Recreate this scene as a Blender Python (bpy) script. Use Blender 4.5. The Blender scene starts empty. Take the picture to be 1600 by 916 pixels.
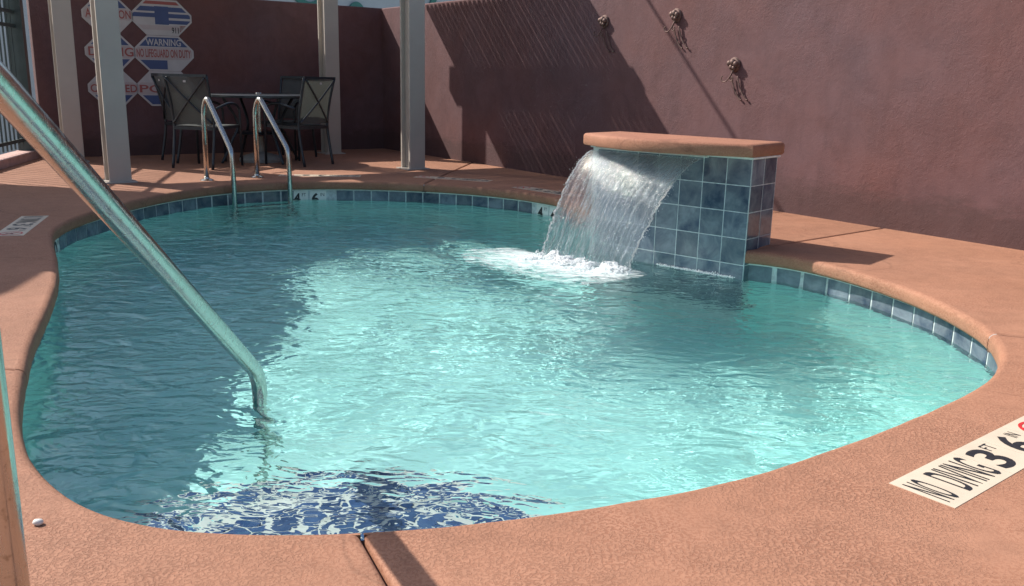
import bpy, bmesh, math, random
import numpy as np
from mathutils import Vector, Matrix, noise
from mathutils.geometry import tessellate_polygon
random.seed(7); rng = np.random.default_rng(11)
SC = bpy.context.scene; COL = SC.collection
R_ = math.radians
# ------------------------------------------------------------------ camera
cam_d = bpy.data.cameras.new('camera'); cam = bpy.data.objects.new('camera', cam_d); COL.objects.link(cam)
PITCH, ROLL = math.atan((458-124.5)*math.cos(math.atan(.022))/1388.0), math.atan(.022)
fw = Vector((0, math.cos(PITCH), -math.sin(PITCH))); rt = Vector((1, 0, 0)); up = rt.cross(fw)
right = rt*math.cos(ROLL) + up*math.sin(ROLL); upv = -rt*math.sin(ROLL) + up*math.cos(ROLL)
m = Matrix((right, upv, -fw)).transposed().to_4x4(); m.translation = Vector((0, 0, .93))
cam.matrix_world = m
cam_d.sensor_width = 36; cam_d.lens = 36*1388.0/1600.0; cam_d.clip_start = .02; cam_d.clip_end = 500
SC.camera = cam
# ------------------------------------------------------------------ light
TOSUN = Vector((-1.012, .469, 1.0)).normalized()
SUN_EL = math.asin(TOSUN.z); SUN_AZ = math.atan2(TOSUN.x, TOSUN.y)      # clockwise from +Y
w = bpy.data.worlds.new('World'); SC.world = w; w.use_nodes = True
nt = w.node_tree; nt.nodes.clear()
sky = nt.nodes.new('ShaderNodeTexSky'); sky.sky_type = 'NISHITA'; sky.sun_disc = False
sky.sun_elevation = SUN_EL; sky.sun_rotation = SUN_AZ; sky.air_density = 1.0; sky.dust_density = 2.2; sky.ozone_density = 1.5
bg = nt.nodes.new('ShaderNodeBackground'); bg.inputs[1].default_value = .125
ow = nt.nodes.new('ShaderNodeOutputWorld'); nt.links.new(sky.outputs[0], bg.inputs[0]); nt.links.new(bg.outputs[0], ow.inputs[0])
sun_d = bpy.data.lights.new('sun', 'SUN'); sun_d.energy = 5.0; sun_d.angle = R_(.53); sun_d.color = (1, .955, .88)
sun = bpy.data.objects.new('sun', sun_d); COL.objects.link(sun)
sun.rotation_euler = TOSUN.to_track_quat('Z', 'Y').to_euler(); sun.location = (-8, 8, 12)
sun_d.cycles.is_caustics_light = True
SC.view_settings.view_transform = 'Standard'; SC.view_settings.look = 'None'
SC.view_settings.gamma = 1; SC.view_settings.exposure = 0.35; SC.view_settings.use_curve_mapping = False
SC.cycles.use_denoising = True; SC.cycles.max_bounces = 10; SC.cycles.transmission_bounces = 8
SC.cycles.transparent_max_bounces = 12; SC.cycles.diffuse_bounces = 4; SC.cycles.glossy_bounces = 4
SC.cycles.caustics_refractive = True; SC.cycles.caustics_reflective = False
SC.cycles.blur_glossy = .3; SC.cycles.sample_clamp_indirect = 6; SC.cycles.sample_clamp_direct = 0

# ------------------------------------------------------------------ helpers
def mesh_obj(name, verts, faces, mat, parent=None, smooth=False, tag=None):
    me = bpy.data.meshes.new(name); me.from_pydata([tuple(v) for v in verts], [], faces); me.update()
    if mat is not None: me.materials.append(mat)
    if smooth: me.polygons.foreach_set('use_smooth', [True]*len(me.polygons))
    o = bpy.data.objects.new(name, me); COL.objects.link(o)
    if parent: o.parent = parent
    return o
def set_tag(o, label=None, cat=None, group=None, kind=None):
    for k, v in (('label', label), ('category', cat), ('group', group), ('kind', kind)):
        if v: o[k] = v
    return o
def empty(name, loc=(0, 0, 0), rz=0, **kw):
    o = bpy.data.objects.new(name, None); COL.objects.link(o); o.location = loc; o.rotation_euler = (0, 0, rz)
    o.empty_display_size = .1
    return set_tag(o, **kw)
class MB:
    def __init__(s): s.v = []; s.f = []
    def add(s, vs, fs):
        b = len(s.v); s.v += [Vector(v) for v in vs]; s.f += [tuple(i+b for i in f) for f in fs]; return s
    def box(s, c, d, rot=None, bev=0):
        x, y, z = d[0]/2, d[1]/2, d[2]/2; c = Vector(c); M = rot or Matrix.Identity(3)
        if bev <= 0:
            vs = [c + M @ Vector((sx*x, sy*y, sz*z)) for sz in (-1, 1) for sx, sy in ((-1, -1), (1, -1), (1, 1), (-1, 1))]
            return s.add(vs, [(3, 2, 1, 0), (4, 5, 6, 7), (0, 1, 5, 4), (1, 2, 6, 5), (2, 3, 7, 6), (3, 0, 4, 7)])
        bm = bmesh.new(); bmesh.ops.create_cube(bm, size=1)
        for v in bm.verts: v.co = Vector((v.co.x*d[0], v.co.y*d[1], v.co.z*d[2]))
        bmesh.ops.bevel(bm, geom=bm.edges[:]+bm.verts[:], offset=bev, segments=2, affect='EDGES', profile=.5)
        bm.verts.index_update()
        s.add([c + M @ v.co for v in bm.verts], [tuple(v.index for v in f.verts) for f in bm.faces]); bm.free(); return s
    def bar(s, p, q, w_, h_, upd=(0, 0, 1)):
        p, q = Vector(p), Vector(q); d = (q-p); L = d.length; d.normalize(); upd = Vector(upd)
        if abs(d.dot(upd)) > .98: upd = Vector((0, 1, 0))
        x = d.cross(upd).normalized(); z = x.cross(d).normalized()
        return s.box((p+q)/2, (w_, L, h_), Matrix((x, d, z)).transposed())
    def tube(s, path, r, n=12, cap=True):
        P = [Vector(p) for p in path]; rs = r if isinstance(r, (list, tuple)) else [r]*len(P)
        prev = None; rings = []
        for i, p in enumerate(P):
            t = (P[min(i+1, len(P)-1)] - P[max(i-1, 0)]).normalized()
            if prev is None:
                a = Vector((0, 0, 1)) if abs(t.z) < .9 else Vector((1, 0, 0)); nrm = t.cross(a).normalized()
            else:
                nrm = (prev - t*prev.dot(t)).normalized()
            prev = nrm; bn = t.cross(nrm)
            rings.append([p + (nrm*math.cos(2*math.pi*k/n) + bn*math.sin(2*math.pi*k/n))*rs[i] for k in range(n)])
        vs = [v for rg in rings for v in rg]; fs = []
        for i in range(len(P)-1):
            for k in range(n): fs.append((i*n+k, i*n+(k+1) % n, (i+1)*n+(k+1) % n, (i+1)*n+k))
        if cap: fs.append(tuple(range(n-1, -1, -1))); fs.append(tuple((len(P)-1)*n+k for k in range(n)))
        return s.add(vs, fs)
    def lathe(s, c, prof, n=24):
        c = Vector(c); vs = [c + Vector((r*math.cos(2*math.pi*k/n), r*math.sin(2*math.pi*k/n), z)) for r, z in prof for k in range(n)]; fs = []
        for i in range(len(prof)-1):
            for k in range(n): fs.append((i*n+k, i*n+(k+1) % n, (i+1)*n+(k+1) % n, (i+1)*n+k))
        fs.append(tuple(range(n-1, -1, -1))); fs.append(tuple((len(prof)-1)*n+k for k in range(n)))
        return s.add(vs, fs)
    def ball(s, c, r, sub=1, sq=(1, 1, 1)):
        bm = bmesh.new(); bmesh.ops.create_icosphere(bm, subdivisions=sub, radius=r); bm.verts.index_update()
        s.add([Vector(c)+Vector((v.co.x*sq[0], v.co.y*sq[1], v.co.z*sq[2])) for v in bm.verts], [tuple(v.index for v in f.verts) for f in bm.faces]); bm.free(); return s
    def build(s, name, mat, parent=None, smooth=False, auto=False):
        o = mesh_obj(name, s.v, s.f, mat, parent, smooth)
        if auto:
            o.data.polygons.foreach_set('use_smooth', [True]*len(o.data.polygons))
            o.data.set_sharp_from_angle(angle=R_(35))
        return o
def smooth_path(pts, n=8):
    P = [Vector(p) for p in pts]; out = []
    for i in range(len(P)-1):
        a, b, c, d = P[max(i-1, 0)], P[i], P[i+1], P[min(i+2, len(P)-1)]
        for k in range(n):
            t = k/n; out.append(.5*((2*b)+(-a+c)*t+(2*a-5*b+4*c-d)*t*t+(-a+3*b-3*c+d)*t**3))
    out.append(P[-1]); return out
def round_path(pts, r, n=6):
    P = [Vector(p) for p in pts]; out = [P[0]]
    for i in range(1, len(P)-1):
        a = (P[i-1]-P[i]); b = (P[i+1]-P[i]); rr = min(r if not isinstance(r, (list, tuple)) else r[i], a.length*.49, b.length*.49)
        s_, e_ = P[i]+a.normalized()*rr, P[i]+b.normalized()*rr
        for k in range(n+1):
            t = k/n; out.append(s_*(1-t)**2 + P[i]*2*t*(1-t) + e_*t*t)
    out.append(P[-1]); return out

# frame of the place: c0 = corner of the two walls, U along the back wall, V along the right wall toward the viewer
C0 = Vector((-1.76, 11.978, 0)); U = Vector((.813, .582, 0)).normalized(); V = Vector((.582, -.813, 0)).normalized()
def uv(u, v, z=0): return C0 + U*u + V*v + Vector((0, 0, z))
RUV = Matrix((U, -V, Vector((0, 0, 1)))).transposed()        # local x = U, local y = away from viewer
AZ_U = math.atan2(U.y, U.x)

# ------------------------------------------------------------------ materials
def new_mat(name, base, rough=.6, metal=0, spec=.5):
    mt = bpy.data.materials.new(name); mt.use_nodes = True; b = mt.node_tree.nodes['Principled BSDF']
    b.inputs['Base Color'].default_value = (*base, 1); b.inputs['Roughness'].default_value = rough
    b.inputs['Metallic'].default_value = metal; b.inputs['Specular IOR Level'].default_value = spec
    return mt, mt.node_tree, b
def N(t, typ, **kw):
    n = t.nodes.new(typ)
    for k, v in kw.items(): setattr(n, k, v)
    return n
def tex_noise(t, co, scale, detail=4, rough=.55, dist=0, vec_scale=None):
    n = N(t, 'ShaderNodeTexNoise'); n.inputs['Scale'].default_value = scale; n.inputs['Detail'].default_value = detail
    n.inputs['Roughness'].default_value = rough; n.inputs['Distortion'].default_value = dist
    if vec_scale:
        mp = N(t, 'ShaderNodeMapping'); mp.inputs['Scale'].default_value = vec_scale; t.links.new(co, mp.inputs[0]); co = mp.outputs[0]
    t.links.new(co, n.inputs['Vector']); return n.outputs['Fac']
def ramp(t, fac, stops):
    r = N(t, 'ShaderNodeValToRGB'); e = r.color_ramp.elements
    while len(e) < len(stops): e.new(.5)
    for el, (p, c) in zip(e, stops):
        el.position = p; el.color = (*c, 1) if len(c) == 3 else c
    t.links.new(fac, r.inputs[0]); return r.outputs[0]
def mixc(t, fac, a, b, mode='MIX'):
    m_ = N(t, 'ShaderNodeMix', data_type='RGBA', blend_type=mode)
    for s_, v in ((0, fac), (6, a), (7, b)):
        if isinstance(v, (int, float)): m_.inputs[s_].default_value = v
        elif isinstance(v, tuple): m_.inputs[s_].default_value = (*v, 1)
        else: t.links.new(v, m_.inputs[s_])
    return m_.outputs[2]
def bump(t, h, strength, dist, nrm=None):
    b = N(t, 'ShaderNodeBump'); b.inputs['Strength'].default_value = strength; b.inputs['Distance'].default_value = dist
    t.links.new(h, b.inputs['Height'])
    if nrm: t.links.new(nrm, b.inputs['Normal'])
    return b.outputs[0]
def geo_pos(t): return N(t, 'ShaderNodeNewGeometry').outputs['Position']
def g3(v): return (v, v, v)

def make_deck(name, c1, c2, c3, fine=1.0):
    mt, t, b = new_mat(name, c1, .75, spec=.3); co = geo_pos(t)
    f1 = tex_noise(t, co, 1.3, 5, .6); col = ramp(t, f1, [(.35, c1), (.62, c2)])
    spl = tex_noise(t, co, 120*fine, 4, .62, .4)
    plate = ramp(t, spl, [(.44, g3(0)), (.53, g3(1))])
    pat = ramp(t, tex_noise(t, co, 3.2, 4, .6), [(.35, g3(.15)), (.65, g3(.75))])
    col = mixc(t, pat, col, mixc(t, plate, c3, c2))
    st = tex_noise(t, co, 14, 4, .65); stain = ramp(t, st, [(.3, g3(.82)), (.6, g3(1))]); col = mixc(t, .8, col, stain, 'MULTIPLY')
    vo = N(t, 'ShaderNodeTexVoronoi', feature='DISTANCE_TO_EDGE'); vo.inputs['Scale'].default_value = .55
    wa = N(t, 'ShaderNodeTexNoise'); wa.inputs['Scale'].default_value = 2.5; wa.inputs['Detail'].default_value = 6; t.links.new(co, wa.inputs['Vector'])
    wv = N(t, 'ShaderNodeVectorMath', operation='MULTIPLY_ADD'); t.links.new(wa.outputs['Color'], wv.inputs[0]); wv.inputs[1].default_value = (.35, .35, .35); t.links.new(co, wv.inputs[2]); t.links.new(wv.outputs[0], vo.inputs['Vector'])
    ck = ramp(t, vo.outputs['Distance'], [(0, g3(.62)), (.0028, g3(1))]); col = mixc(t, .55, col, ck, 'MULTIPLY')
    sp = tex_noise(t, co, 38, 2, .5); spk = ramp(t, sp, [(.24, g3(.55)), (.29, g3(1))]); col = mixc(t, .6, col, spk, 'MULTIPLY')
    t.links.new(col, b.inputs['Base Color'])
    wear = ramp(t, tex_noise(t, co, 2.1, 3, .5), [(.36, g3(.12)), (.6, g3(1))])
    hm = N(t, 'ShaderNodeMath', operation='MULTIPLY'); t.links.new(plate, hm.inputs[0]); t.links.new(wear, hm.inputs[1])
    n1 = bump(t, hm.outputs[0], .75, .0019)
    gr = tex_noise(t, co, 420, 2, .6); n2 = bump(t, gr, .35, .0012, n1)
    big = tex_noise(t, co, 6, 3, .5); n3 = bump(t, big, .35, .006, n2)
    t.links.new(n3, b.inputs['Normal']); return mt
M_DECK = make_deck('terracotta_deck_coating', (.36, .17, .102), (.405, .20, .125), (.288, .122, .071))
M_CAP = make_deck('terracotta_cap_coating', (.38, .17, .105), (.42, .195, .122), (.31, .125, .075))

def make_stucco():
    mt, t, b = new_mat('maroon_stucco', (.3, .15, .15), .85, spec=.25); co = geo_pos(t)
    f = tex_noise(t, co, .9, 5, .6); col = ramp(t, f, [(.3, (.142, .086, .093)), (.7, (.160, .074, .068))])
    f2 = tex_noise(t, co, 3.5, 6, .7, 1.0); col = mixc(t, .35, col, ramp(t, f2, [(.35, g3(.6)), (.6, g3(1.1))]), 'MULTIPLY')
    t.links.new(col, b.inputs['Base Color'])
    sx_ = N(t, 'ShaderNodeSeparateXYZ'); t.links.new(co, sx_.inputs[0])
    dn = tex_noise(t, co, 6, 5, .7, .5, (1, 1, 3)); dm = N(t, 'ShaderNodeMath', operation='MULTIPLY_ADD'); t.links.new(dn, dm.inputs[0]); dm.inputs[1].default_value = -.35; t.links.new(sx_.outputs['Z'], dm.inputs[2])
    col = mixc(t, ramp(t, dm.outputs[0], [(0, g3(.55)), (.10, g3(0))]), col, (.075, .045, .042))
    dr_ = tex_noise(t, co, 4, 4, .6, .2, (2.2, 2.2, .35)); col = mixc(t, .22, col, ramp(t, dr_, [(.35, g3(.72)), (.55, g3(1))]), 'MULTIPLY')
    t.links.new(col, b.inputs['Base Color'])
    rp = ramp(t, tex_noise(t, co, 1.6, 4, .6), [(.4, g3(.25)), (.6, g3(1))]); ah = N(t, 'ShaderNodeMath', operation='MULTIPLY'); t.links.new(tex_noise(t, co, 40, 5, .7, .6), ah.inputs[0]); t.links.new(rp, ah.inputs[1])
    a = ah.outputs[0]; n1 = bump(t, a, .6, .008)
    a2 = tex_noise(t, co, 110, 3, .6); n2 = bump(t, a2, .35, .002, n1)
    a3 = tex_noise(t, co, 2.2, 3, .5); n3 = bump(t, a3, .4, .02, n2)
    t.links.new(n3, b.inputs['Normal']); return mt
M_STUCCO = make_stucco()

def make_tile(name, dark, light, rough=.12, vary=.35):
    mt, t, b = new_mat(name, dark, rough); oi = N(t, 'ShaderNodeObjectInfo')
    co = geo_pos(t); off = N(t, 'ShaderNodeVectorMath', operation='MULTIPLY_ADD'); t.links.new(oi.outputs['Random'], off.inputs[0])
    off.inputs[1].default_value = (31, 17, 9); t.links.new(co, off.inputs[2])
    f = tex_noise(t, off.outputs[0], 7, 7, .62, .5); col = ramp(t, f, [(.32, dark), (.68, light)])
    hue = ramp(t, oi.outputs['Random'], [(0, g3(1-vary*.7)), (1, g3(1+vary*.4))]); col = mixc(t, 1.0, col, hue, 'MULTIPLY')
    t.links.new(col, b.inputs['Base Color'])
    wv = tex_noise(t, co, 22, 2, .4); t.links.new(bump(t, wv, .12, .004), b.inputs['Normal']); return mt
M_TILE = make_tile('mottled_slate_blue_glaze', (.045, .07, .115), (.24, .285, .32))
M_STEPTILE = make_tile('cobalt_blue_glaze', (.03, .07, .20), (.08, .15, .32), .15, .3)
def simple(name, base, rough=.6, metal=0, spec=.5, nscale=0, namt=.15, bstr=0, bdist=.002):
    mt, t, b = new_mat(name, base, rough, metal, spec)
    if nscale:
        co = geo_pos(t); f = tex_noise(t, co, nscale, 4, .6)
        col = ramp(t, f, [(.3, tuple(x*(1-namt) for x in base)), (.7, tuple(min(1, x*(1+namt)) for x in base))])
        t.links.new(col, b.inputs['Base Color'])
        if bstr: t.links.new(bump(t, f, bstr, bdist), b.inputs['Normal'])
    return mt
M_GROUT = simple('pale_grout', (.55, .60, .60), .8, nscale=40, namt=.25, bstr=.3)
M_CAULK = simple('white_bond_line', (.80, .82, .80), .6, nscale=25, namt=.15)
M_MARK = simple('cream_marker_tile', (.66, .55, .42), .35, nscale=12, namt=.06)
M_MARKW = simple('white_marker_tile', (.80, .81, .77), .25, nscale=12, namt=.08)
M_BLACK = simple('black_print', (.02, .02, .022), .45, nscale=60, namt=.3)
M_RED = simple('red_print', (.55, .03, .03), .45, nscale=30, namt=.2)
def make_plaster():
    mt, t, b = new_mat('aqua_pool_plaster', (.30, .66, .64), .8, spec=.2); co = geo_pos(t)
    f = tex_noise(t, co, 1.1, 5, .6); col = ramp(t, f, [(.3, (.45, .86, .81)), (.7, (.54, .90, .86))])
    f2 = tex_noise(t, co, 9, 5, .65); col = mixc(t, .25, col, ramp(t, f2, [(.3, g3(.82)), (.7, g3(1))]), 'MULTIPLY')
    t.links.new(col, b.inputs['Base Color']); return mt
M_PLASTER = make_plaster()
def make_steel():
    mt, t, b = new_mat('polished_stainless', (.62, .61, .58), .16, 1.0); co = geo_pos(t)
    f = tex_noise(t, co, 60, 3, .7, 0, (1, 1, .3)); t.links.new(ramp(t, f, [(.3, g3(.14)), (.75, g3(.34))]), b.inputs['Roughness'])
    f3 = tex_noise(t, co, 45, 5, .7); col = ramp(t, f3, [(.3, (.34, .32, .28)), (.42, (.52, .51, .48))]); t.links.new(col, b.inputs['Base Color'])
    f2 = tex_noise(t, co, 120, 2, .5); t.links.new(bump(t, f2, .10, .001), b.inputs['Normal']); return mt
M_STEEL = make_steel()
M_POST = simple('taupe_painted_steel', (.45, .395, .34), .5, nscale=3, namt=.06, bstr=.1)
M_FRAME = simple('dark_powder_coat', (.035, .042, .05), .35, .3, nscale=20, namt=.2)
def make_sling():
    mt, t, b = new_mat('grey_sling_mesh', (.16, .17, .16), .8)
    f = N(t, 'ShaderNodeTexWave'); f.inputs['Scale'].default_value = 120
    tc = N(t, 'ShaderNodeTexCoord'); t.links.new(tc.outputs['Object'], f.inputs['Vector'])
    t.links.new(ramp(t, f.outputs['Fac'], [(0, (.05, .056, .054)), (1, (.11, .118, .112))]), b.inputs['Base Color'])
    tr = N(t, 'ShaderNodeBsdfTranslucent'); tr.inputs[0].default_value = (.14, .15, .13, 1)
    tp = N(t, 'ShaderNodeBsdfTransparent'); m1 = N(t, 'ShaderNodeMixShader'); m1.inputs[0].default_value = .125
    m2 = N(t, 'ShaderNodeMixShader'); m2.inputs[0].default_value = .125
    out = t.nodes['Material Output']
    t.links.new(b.outputs[0], m1.inputs[1]); t.links.new(tr.outputs[0], m1.inputs[2])
    t.links.new(m1.outputs[0], m2.inputs[1]); t.links.new(tp.outputs[0], m2.inputs[2]); t.links.new(m2.outputs[0], out.inputs[0]); return mt
M_SLING = make_sling()
M_RUST = simple('rusty_iron', (.16, .10, .085), .6, .5, nscale=30, namt=.4, bstr=.3)
M_FENCE = simple('dark_green_enamel', (.055, .075, .075), .45, .2, nscale=8, namt=.15)
M_GROUND = simple('pale_concrete_lot', (.42, .42, .40), .9, nscale=2, namt=.12)
M_BLDG = simple('pale_grey_render', (.42, .46, .47), .8, nscale=2, namt=.06)
M_BLDG2 = simple('white_painted_wall', (.80, .80, .78), .7, nscale=2, namt=.04)
M_DARKWIN = simple('dark_glass', (.03, .035, .04), .1)
M_GREEN = simple('green_sign_paint', (.03, .16, .13), .4, nscale=5, namt=.1)
M_SIGNW = simple('sign_white', (.50, .46, .45), .5, nscale=8, namt=.08)
M_SIGNB = simple('sign_blue', (.05, .075, .19), .5, nscale=8, namt=.08)
M_SIGNR = simple('sign_red', (.33, .08, .07), .5, nscale=8, namt=.08)
M_SIGNP = simple('sign_pinkish', (.46, .38, .37), .5, nscale=8, namt=.06)
M_WOOD = simple('grey_painted_lattice', (.30, .27, .25), .7, nscale=6, namt=.15)
M_CURB = simple('pink_concrete_curb', (.52, .33, .29), .85, nscale=9, namt=.2, bstr=.3)
M_WHITEBIT = simple('white_stone_chip', (.75, .7, .64), .7, nscale=80, namt=.15)

def make_water():
    mt = bpy.data.materials.new('pool_water'); mt.use_nodes = True; t = mt.node_tree; t.nodes.clear()
    g = N(t, 'ShaderNodeBsdfGlass'); g.inputs['Color'].default_value = (.90, .985, .985, 1); g.inputs['IOR'].default_value = 1.333; g.inputs['Roughness'].default_value = 0
    co = geo_pos(t)
    f1 = tex_noise(t, co, 7.5, 1.5, .45, .9, (.8, 1.25, 1)); n1 = bump(t, f1, 1.0, .022)
    f2 = tex_noise(t, co, 19, 1, .4, 1.2, (.8, 1.3, 1)); n2 = bump(t, f2, 1.0, .0045, n1)
    t.links.new(n2, g.inputs['Normal'])
    o = N(t, 'ShaderNodeOutputMaterial'); t.links.new(g.outputs[0], o.inputs[0]); return mt
M_WATER = make_water()

# ------------------------------------------------------------------ pool outline (top inner edge of the coping)
CTRL = [(1.336, 5.037), (1.47, 4.975), (1.62, 4.83), (1.76, 4.56), (1.87, 4.22), (1.925, 3.84), (1.91, 3.50), (1.84, 3.22), (1.72, 2.99), (1.57, 2.79), (1.36, 2.60), (1.1, 2.385),
 (.86, 2.21), (.65, 2.065), (.47, 1.96), (.24, 1.865), (.05, 1.795), (-.13, 1.745), (-.3, 1.71), (-.48, 1.695), (-.62, 1.695), (-.73, 1.71), (-.85, 1.75), (-1.0, 1.845), (-1.18, 2.03),
 (-1.33, 2.26), (-1.45, 2.49), (-1.56, 2.72), (-1.69, 3.0), (-1.83, 3.36), (-2.05, 3.9), (-2.33, 4.46), (-2.60, 4.93), (-2.78, 5.32), (-2.86, 5.80), (-2.84, 6.45), (-2.72, 7.12),
 (-2.44, 7.66), (-2.03, 7.96), (-1.65, 8.06), (-1.19, 8.08), (-.59, 7.97), (-.13, 7.74), (.25, 7.40), (.50, 6.95), (.60, 6.4), (.505, 5.765)]
raw = smooth_path([(x, y, 0) for x, y in CTRL], 12)
RAW = np.array([(p.x, p.y) for p in raw])
for _ in range(60):
    q = RAW.copy(); q[1:-1] = RAW[1:-1]*.5 + (RAW[:-2]+RAW[2:])*.25; RAW = q
seg = np.r_[0, np.cumsum(np.linalg.norm(np.diff(RAW, axis=0), axis=1))]; LEN = seg[-1]
NP = 520; sv = np.linspace(0, LEN, NP)
OUT = np.c_[np.interp(sv, seg, RAW[:, 0]), np.interp(sv, seg, RAW[:, 1])]
tan = np.gradient(OUT, axis=0); tan /= np.linalg.norm(tan, axis=1)[:, None]
NOR = np.c_[-tan[:, 1], tan[:, 0]]                     # clockwise path: left normal points away from the pool
PLL, PRR = Vector((.505, 5.765, 0)), Vector((1.336, 5.037, 0))      # fountain face ends
FDIR = (PRR-PLL).normalized(); FN = Vector((FDIR.y, -FDIR.x, 0)); FLEN = (PRR-PLL).length   # face normal toward pool
if FN.y > 0: FN = -FN
def off_pt(i, d): return Vector((OUT[i, 0]+NOR[i, 0]*d, OUT[i, 1]+NOR[i, 1]*d, 0))
def nearest(p): return int(np.argmin((OUT[:, 0]-p[0])**2+(OUT[:, 1]-p[1])**2))
def at_s(s): # point and outward normal at arclength s
    i = min(max(s/LEN*(NP-1), 0), NP-1.001); k = int(i); f = i-k
    return Vector((*(OUT[k]*(1-f)+OUT[k+1]*f), 0)), Vector((*(NOR[k]*(1-f)+NOR[k+1]*f), 0)).normalized()

# ------------------------------------------------------------------ ground + deck slabs
mesh_obj('ground', [(-120, -60, -2.1), (120, -60, -2.1), (120, 160, -2.1), (-120, 160, -2.1)], [(0, 1, 2, 3)], M_GROUND)['kind'] = 'structure'
UMIN, UMAX, VMIN, VMAX = -5.6, .06, -.06, 14.0
def fence_u(v): return -4.33 - .36*v                    # fence line on the left
deck = empty('pool_deck', kind='structure')
# outer boundary, clockwise seen from above, starting at far right corner
OUTER = [uv(UMAX, VMIN), uv(UMAX, VMAX), uv(-10.5, VMAX), uv(-10.5, 4.0), uv(-9.0, 4.0), uv(fence_u(4.0)-.2, 4.0), uv(fence_u(VMIN)-.2, VMIN)]
OUTER = [uv(UMAX, VMIN), uv(UMAX, VMAX), uv(-11, VMAX), uv(fence_u(VMIN)-.2-2.6, VMIN+7), uv(fence_u(VMIN)-.3, VMIN)]
def hit_outer(p, d):
    best = None
    for k in range(len(OUTER)):
        a, b = OUTER[k], OUTER[(k+1) % len(OUTER)]; e = b-a; den = d.x*e.y-d.y*e.x
        if abs(den) < 1e-9: continue
        t = ((a.x-p.x)*e.y-(a.y-p.y)*e.x)/den; s_ = ((a.x-p.x)*d.y-(a.y-p.y)*d.x)/den
        if t > .05 and -1e-6 <= s_ <= 1+1e-6 and (best is None or t < best[0]): best = (t, k+s_, p+d*t)
    return best
joints = [  # outline index, direction outward
    (0, Vector((2.46-1.336, 5.96-5.037, 0)).normalized()),
    (nearest((1.885, 3.38)), Vector((.93, -.36, 0)).normalized()),
    (nearest((-.3, 1.71)), Vector((.42, -.91, 0)).normalized()),
    (nearest((-1.56, 2.68)), Vector((-.97, .25, 0)).normalized()),
    (nearest((-.80, 8.04)), Vector((.15, .99, 0)).normalized())]
PROF = [(.030, 0), (.020, -.0015), (.011, -.006), (.004, -.013), (.001, -.023), (0, -.035), (0, -.056), (.003, -.066), (.010, -.073), (.020, -.076), (.075, -.077)]
ZB = -.085
for k, (i0, d0) in enumerate(joints):
    last = k == len(joints)-1
    i1 = NP-1 if last else joints[k+1][0]
    d1 = None if last else joints[k+1][1]
    JG = .0035; RR = .012
    jn0 = Vector((-d0.y, d0.x, 0)); 
    A0 = off_pt(i0, 0)
    idx = list(range(i0, i1+1))
    # shift the ends inward so neighbouring slabs leave a groove
    def arc_pt(i, t_):
        p = off_pt(i, t_); 
        if i == i0: p = p + Vector((*tan[i], 0))*JG
        if i == i1: p = p - Vector((*tan[i], 0))*JG
        return p
    def wob(i): return noise.noise(Vector((OUT[i, 0]*9, OUT[i, 1]*9, 3)))*.003
    vs = []; fs = []
    rows = []
    for t_, z in PROF:
        rows.append([len(vs)+j for j in range(len(idx))])
        vs += [arc_pt(i, t_ + wob(i)) + Vector((0, 0, z)) for i in idx]
    for r in range(len(rows)-1):
        for j in range(len(idx)-1): fs.append((rows[r][j], rows[r+1][j], rows[r+1][j+1], rows[r][j+1]))
    # joint flanks with rounded shoulders
    h1 = hit_outer(arc_pt(i1, 0), d1) if d1 is not None else None
    h0 = hit_outer(arc_pt(i0, 0), d0)
    sh = [(0.0, ZB), (0.0, -.014), (.003, -.006), (.008, -.0015), (.016, 0)]
    T0, T1 = Vector((*tan[i0], 0)), Vector((*tan[i1], 0))
    n0 = Vector((d0.y, -d0.x, 0)); n0 = n0 if n0.dot(T0) > 0 else -n0
    s0, e0 = arc_pt(i0, .03), h0[2]
    def flank(s_, e_, nn, flip, tt=None):
        tt = nn if tt is None else tt
        rws = []
        for a_, z in sh:
            rws.append((len(vs), len(vs)+1)); vs.append(s_+tt*a_+Vector((0, 0, z))); vs.append(e_+nn*a_+Vector((0, 0, z)))
        for r in range(len(rws)-1):
            q = (rws[r][0], rws[r][1], rws[r+1][1], rws[r+1][0]); fs.append(q[::-1] if flip else q)
        return rws[-1]
    top = []
    if k == 0 or True:
        if not (k == 0 and False):
            f0 = flank(s0, e0+n0*JG, n0, True, T0)
    top_arc = rows[0][1:] if last else rows[0][1:-1]
    # polygon: arc, then joint 1 outwards, outer corners back (anticlockwise param), joint 0 inwards
    if d1 is not None:
        n1 = Vector((d1.y, -d1.x, 0)); n1 = n1 if n1.dot(T1) < 0 else -n1
        f1 = flank(arc_pt(i1, .03), h1[2]+n1*JG, n1, False, -T1); p1 = h1[1]
        tail = [f1[0], f1[1]]
    else:
        vs.append(PLL + Vector((0.02, .02, 0))); vs.append(PRR + Vector((-.06, .12, 0)))
        a_i = len(vs)-2
        jd = joints[0][1]; hh = hit_outer(arc_pt(0, 0), jd); nn = Vector((jd.y, -jd.x, 0)); 
        nn = nn if nn.dot(Vector((-1, 1, 0))) > 0 else -nn
        f1 = flank(Vector((1.38, 5.10, 0)), hh[2]+nn*JG, nn, False); p1 = hh[1]
        tail = [a_i, a_i+1, f1[0], f1[1]]
    p0 = h0[1]
    # outer corners strictly between p1 and p0 walking backwards (decreasing parameter)
    cs = []; cur = p1; tgt = p0
    n_ = len(OUTER)
    if tgt > cur - 1e-9: tgt -= n_
    kk = math.floor(cur) if abs(cur-math.floor(cur)) > 1e-6 else math.floor(cur)-1
    while kk > tgt + 1e-6:
        vs.append(OUTER[kk % n_].copy()); cs.append(len(vs)-1); kk -= 1
    poly = top_arc + tail + cs + [f0[1], f0[0]]
    # the arc's first/last points sit beside the flank tops: fill
    bm = bmesh.new(); bv = [bm.verts.new(v) for v in vs]; bm.verts.index_update()
    for f in fs:
        try: bm.faces.new([bv[i] for i in f])
        except ValueError: pass
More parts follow.
